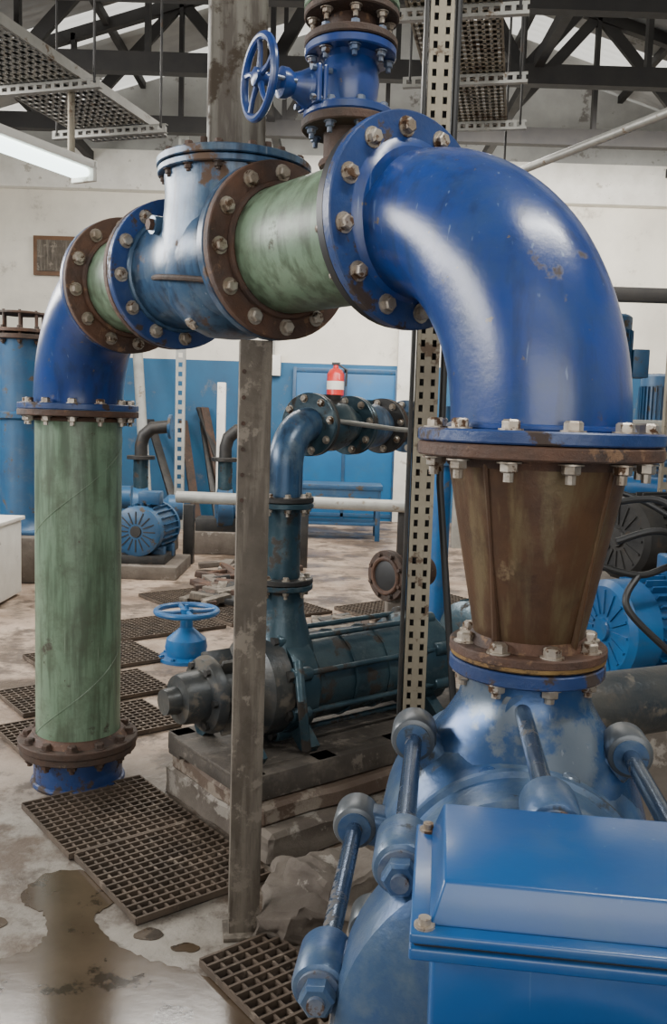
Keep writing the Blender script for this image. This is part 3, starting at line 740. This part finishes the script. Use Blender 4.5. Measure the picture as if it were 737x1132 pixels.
g.ring(o+UP*.30,UP,.185,.018,'brightblue',48,10);g.lathe([(.285,.04),(.315,.04)],o,UP,'brightblue',20)
for i in range(4):
    a_=i*pi/2+.4;g.sweep([o+UP*.30,o+V((math.cos(a_)*.1,math.sin(a_)*.1,.295)),o+V((math.cos(a_)*.18,math.sin(a_)*.18,.30))],.014,'brightblue',8)
g.done()
# ------------------------------------------------------------ background centre/right
g=G('flanged_pipe_stub')
o=V((.31,4.8,.655));d=V((-.75,-.66,0)).normalized()
g.flange(o-d*.02,d,.14,.02,'rustdark');g.lathe([(-.3,.085),(-.02,.085)],o,d,'rustdark',32)
g.flange(o,d,.14,.02,'rustdark');g.lathe([(.02,.09),(.022,.085),(.0225,.001)],o,d,'black',36)
g.ring(o+d*.02,d,.095,.014,'rust',40,8);g.bolts(o+d*.022,-d,.118,8,.012,.044,'rustdark')
g.box((.42,4.9,.28),(.22,.25,.57),'plinth',b=.01);g.done()
g=G('blue_standpipe')
o=V((.68,5.6,0));g.cyl(o,o+UP*1.25,.06,'brightblue',seg=28);g.flange(o+UP*1.23,UP,.11,.03,'skyblue');g.flange(o+UP*.02,UP,.12,.03,'skyblue');g.cyl(o+UP*1.25,o+UP*1.6,.04,'skyblue');g.done()
g=G('electric_motor')
motor(g,(1.30,3.3,.76),V((.95,.3,0)),.20,.62,'brightblue',30)
g.box((1.30,3.3,.28),(.8,.5,.56),'plinth',b=.02);g.box((1.30,3.3,.575),(.7,.4,.03),'darkiron',b=.003)
g.box((1.34,3.28,.98),(.2,.16,.1),'brightblue',b=.01)
g.done()
g=G('electric_motor')
motor(g,(1.65,4.4,.97),V((.9,.43,0)),.22,.6,'darkiron',30);g.box((1.65,4.4,.37),(.8,.55,.74),'plinth',b=.02);g.done()
for i,(p) in enumerate([[(.95,2.95,1.12),(1.1,2.95,1.16),(1.3,3.05,1.08),(1.5,3.1,1.10),(1.9,3.2,1.02)],[(1.0,3.9,1.28),(1.3,3.8,1.2),(1.6,3.7,1.05),(2.0,3.6,1.0)],[(1.05,3.0,1.0),(1.0,2.95,.9),(1.15,2.93,.75),(1.3,2.92,.62),(1.6,2.95,.6)],[(.85,3.0,1.05),(1.05,3.0,1.0),(1.25,3.05,1.03),(1.6,3.0,.9)],[(.9,3.1,1.22),(1.1,3.0,1.26),(1.2,2.95,1.15),(1.28,3.0,.98)]]):
    g=G('power_cable')
    q=[];P4=[V(x) for x in p]
    for j in range(len(P4)-1):
        a_,b_,c_,d_=P4[max(j-1,0)],P4[j],P4[j+1],P4[min(j+2,len(P4)-1)]
        for k in range(8):
            t=k/8;q.append(.5*((2*b_)+(c_-a_)*t+(2*a_-5*b_+4*c_-d_)*t*t+(3*b_-a_-3*c_+d_)*t**3))
    g.sweep(q,.012,'black',10);g.done()
g=G('vertical_motor_pump')
o=V((2.32,7.8,0))
g.box(o+UP*.2,(.8,.8,.4),'plinth',b=.02)
g.lathe([(.4,.22),(.45,.16),(1.3,.16),(1.32,.24),(1.36,.24),(1.38,.15),(1.6,.13),(1.75,.2),(1.8,.21)],o,UP,'brightblue',32)
motor(g,o+UP*2.15,-UP,.22,.62,'skyblue',28,False,True,'darkiron')
g.box(o+V((.26,-.05,2.05)),(.14,.2,.24),'skyblue',b=.01)
g.sweep([o+V((0,-.0,1.0)),o+V((.25,-.1,1.0)),o+V((.5,-.15,1.0)),o+V((.62,-.18,.85)),o+V((.65,-.18,.4)),o+V((.65,-.18,.0))],.09,'brightblue',20)
g.done()
g=G('vertical_motor_pump')
o=V((3.3,9.2,0));g.box(o+UP*.2,(.8,.8,.4),'plinth',b=.02)
g.lathe([(.4,.22),(.45,.16),(1.1,.16),(1.12,.24),(1.16,.24),(1.18,.15),(1.3,.13),(1.4,.2),(1.45,.21)],o,UP,'skyblue',32);motor(g,o+UP*1.75,-UP,.2,.6,'skyblue',28,False);g.done()
g=G('horizontal_pipe')
g.cyl((1.75,6.2,1.47),(4.8,6.5,1.47),.09,'pipegrey',seg=28);g.flange(V((1.75,6.2,1.47)),V((1,.1,0)),.15,.03,'pipegrey');g.flange(V((2.6,6.283,1.47)),V((1,.1,0)),.15,.04,'galv')
for x_ in (1.95,4.4):g.box((x_,6.2+(x_-1.75)*.098,.7),(.08,.08,1.40),'darkiron',b=.004)
g.done()
g=G('perforated_strut');perf(g,(2.2,5.9,0),(2.2,5.9,rz(2.2)-.1),.06,(1,0,0),(0,1,0),.05,.1,.05,'strut');g.done()
g=G('crane_rail_beam');g.box((3.9,10.6,3.05),(5.0,.14,.16),'truss',b=.005);g.box((1.5,10.6,1.5),(.14,.14,3.0),'pipegrey',b=.005);g.box((6.2,10.6,1.5),(.14,.14,3.0),'darkiron',b=.005);g.done()
g=G('scrap_steel_pile')
for i in range(60):
    a_=random.uniform(0,pi);c=V((random.uniform(-1.1,-.45),random.uniform(6.7,8.5),0));d=V((math.cos(a_),math.sin(a_),0))*random.uniform(.06,.26)
    z_=random.uniform(.03,.10);g.bar(c-d+UP*z_*.6,c+d+UP*z_,random.uniform(.04,.12),.05,random.choice(['rustdark','darkiron','plinth','rust','post']),b=.004)
g.done()
g=G('scrap_steel_pile')
for i in range(30):
    a_=random.uniform(0,pi);c=V((random.uniform(-.3,.35),random.uniform(5.7,6.4),0));d=V((math.cos(a_),math.sin(a_),0))*random.uniform(.06,.20)
    z_=random.uniform(.03,.09);g.bar(c-d+UP*z_*.6,c+d+UP*z_,random.uniform(.04,.10),.05,random.choice(['rustdark','darkiron','oilyiron','post']),b=.004)
g.done()
# ------------------------------------------------------------ lights
w=bpy.data.worlds.new('World');bpy.context.scene.world=w;w.use_nodes=True
w.node_tree.nodes['Background'].inputs[0].default_value=(1,.98,.95,1);w.node_tree.nodes['Background'].inputs[1].default_value=2.2
def area(name,loc,target,sx,sy,e,c=(1,1,1)):
    l=bpy.data.lights.new(name,'AREA');l.shape='RECTANGLE';l.size=sx;l.size_y=sy;l.energy=e;l.color=c
    o=bpy.data.objects.new(name,l);o.location=loc;bpy.context.scene.collection.objects.link(o)
    o.rotation_euler=(V(target)-V(loc)).to_track_quat('-Z','Y').to_euler()
area('window_daylight_left',(-5.8,3.5,3.35),(0,3.5,1.2),9,1.4,740,(1,.99,.97))
area('rear_fill_light',(.5,-3.8,2.6),(.3,3,1.2),5.5,2.0,75,(1,.97,.92))  # fill light added at the unseen rear opening to supplement the sky
area('overhead_fill_near',(1.6,1.2,4.7),(1.0,2.2,0),2.2,.25,140,(1,1,.97))  # area light added overhead for highlights, no fixture modelled
area('overhead_fill_mid',(-1,8,4.6),(-1,8.5,0),5,.8,330,(1,.96,.90))  # added overhead fill for the middle of the hall, not a fixture
area('overhead_fill_far',(2,10.2,4.6),(2,12.4,2.4),6,.8,370,(1,.96,.90))  # added to brighten the far wall, no lamp hangs here
# ------------------------------------------------------------ camera
cam=bpy.data.cameras.new('camera');co=bpy.data.objects.new('camera',cam);bpy.context.scene.collection.objects.link(co)
cam.sensor_fit='VERTICAL';cam.sensor_height=24;cam.lens=24*980/1132
co.matrix_world=Matrix.Translation((0,0,1.5))@Matrix.Rotation(math.radians(84),4,'X')@Matrix.Rotation(math.radians(1.8),4,'Z')
cam.clip_start=.05
bpy.context.scene.camera=co
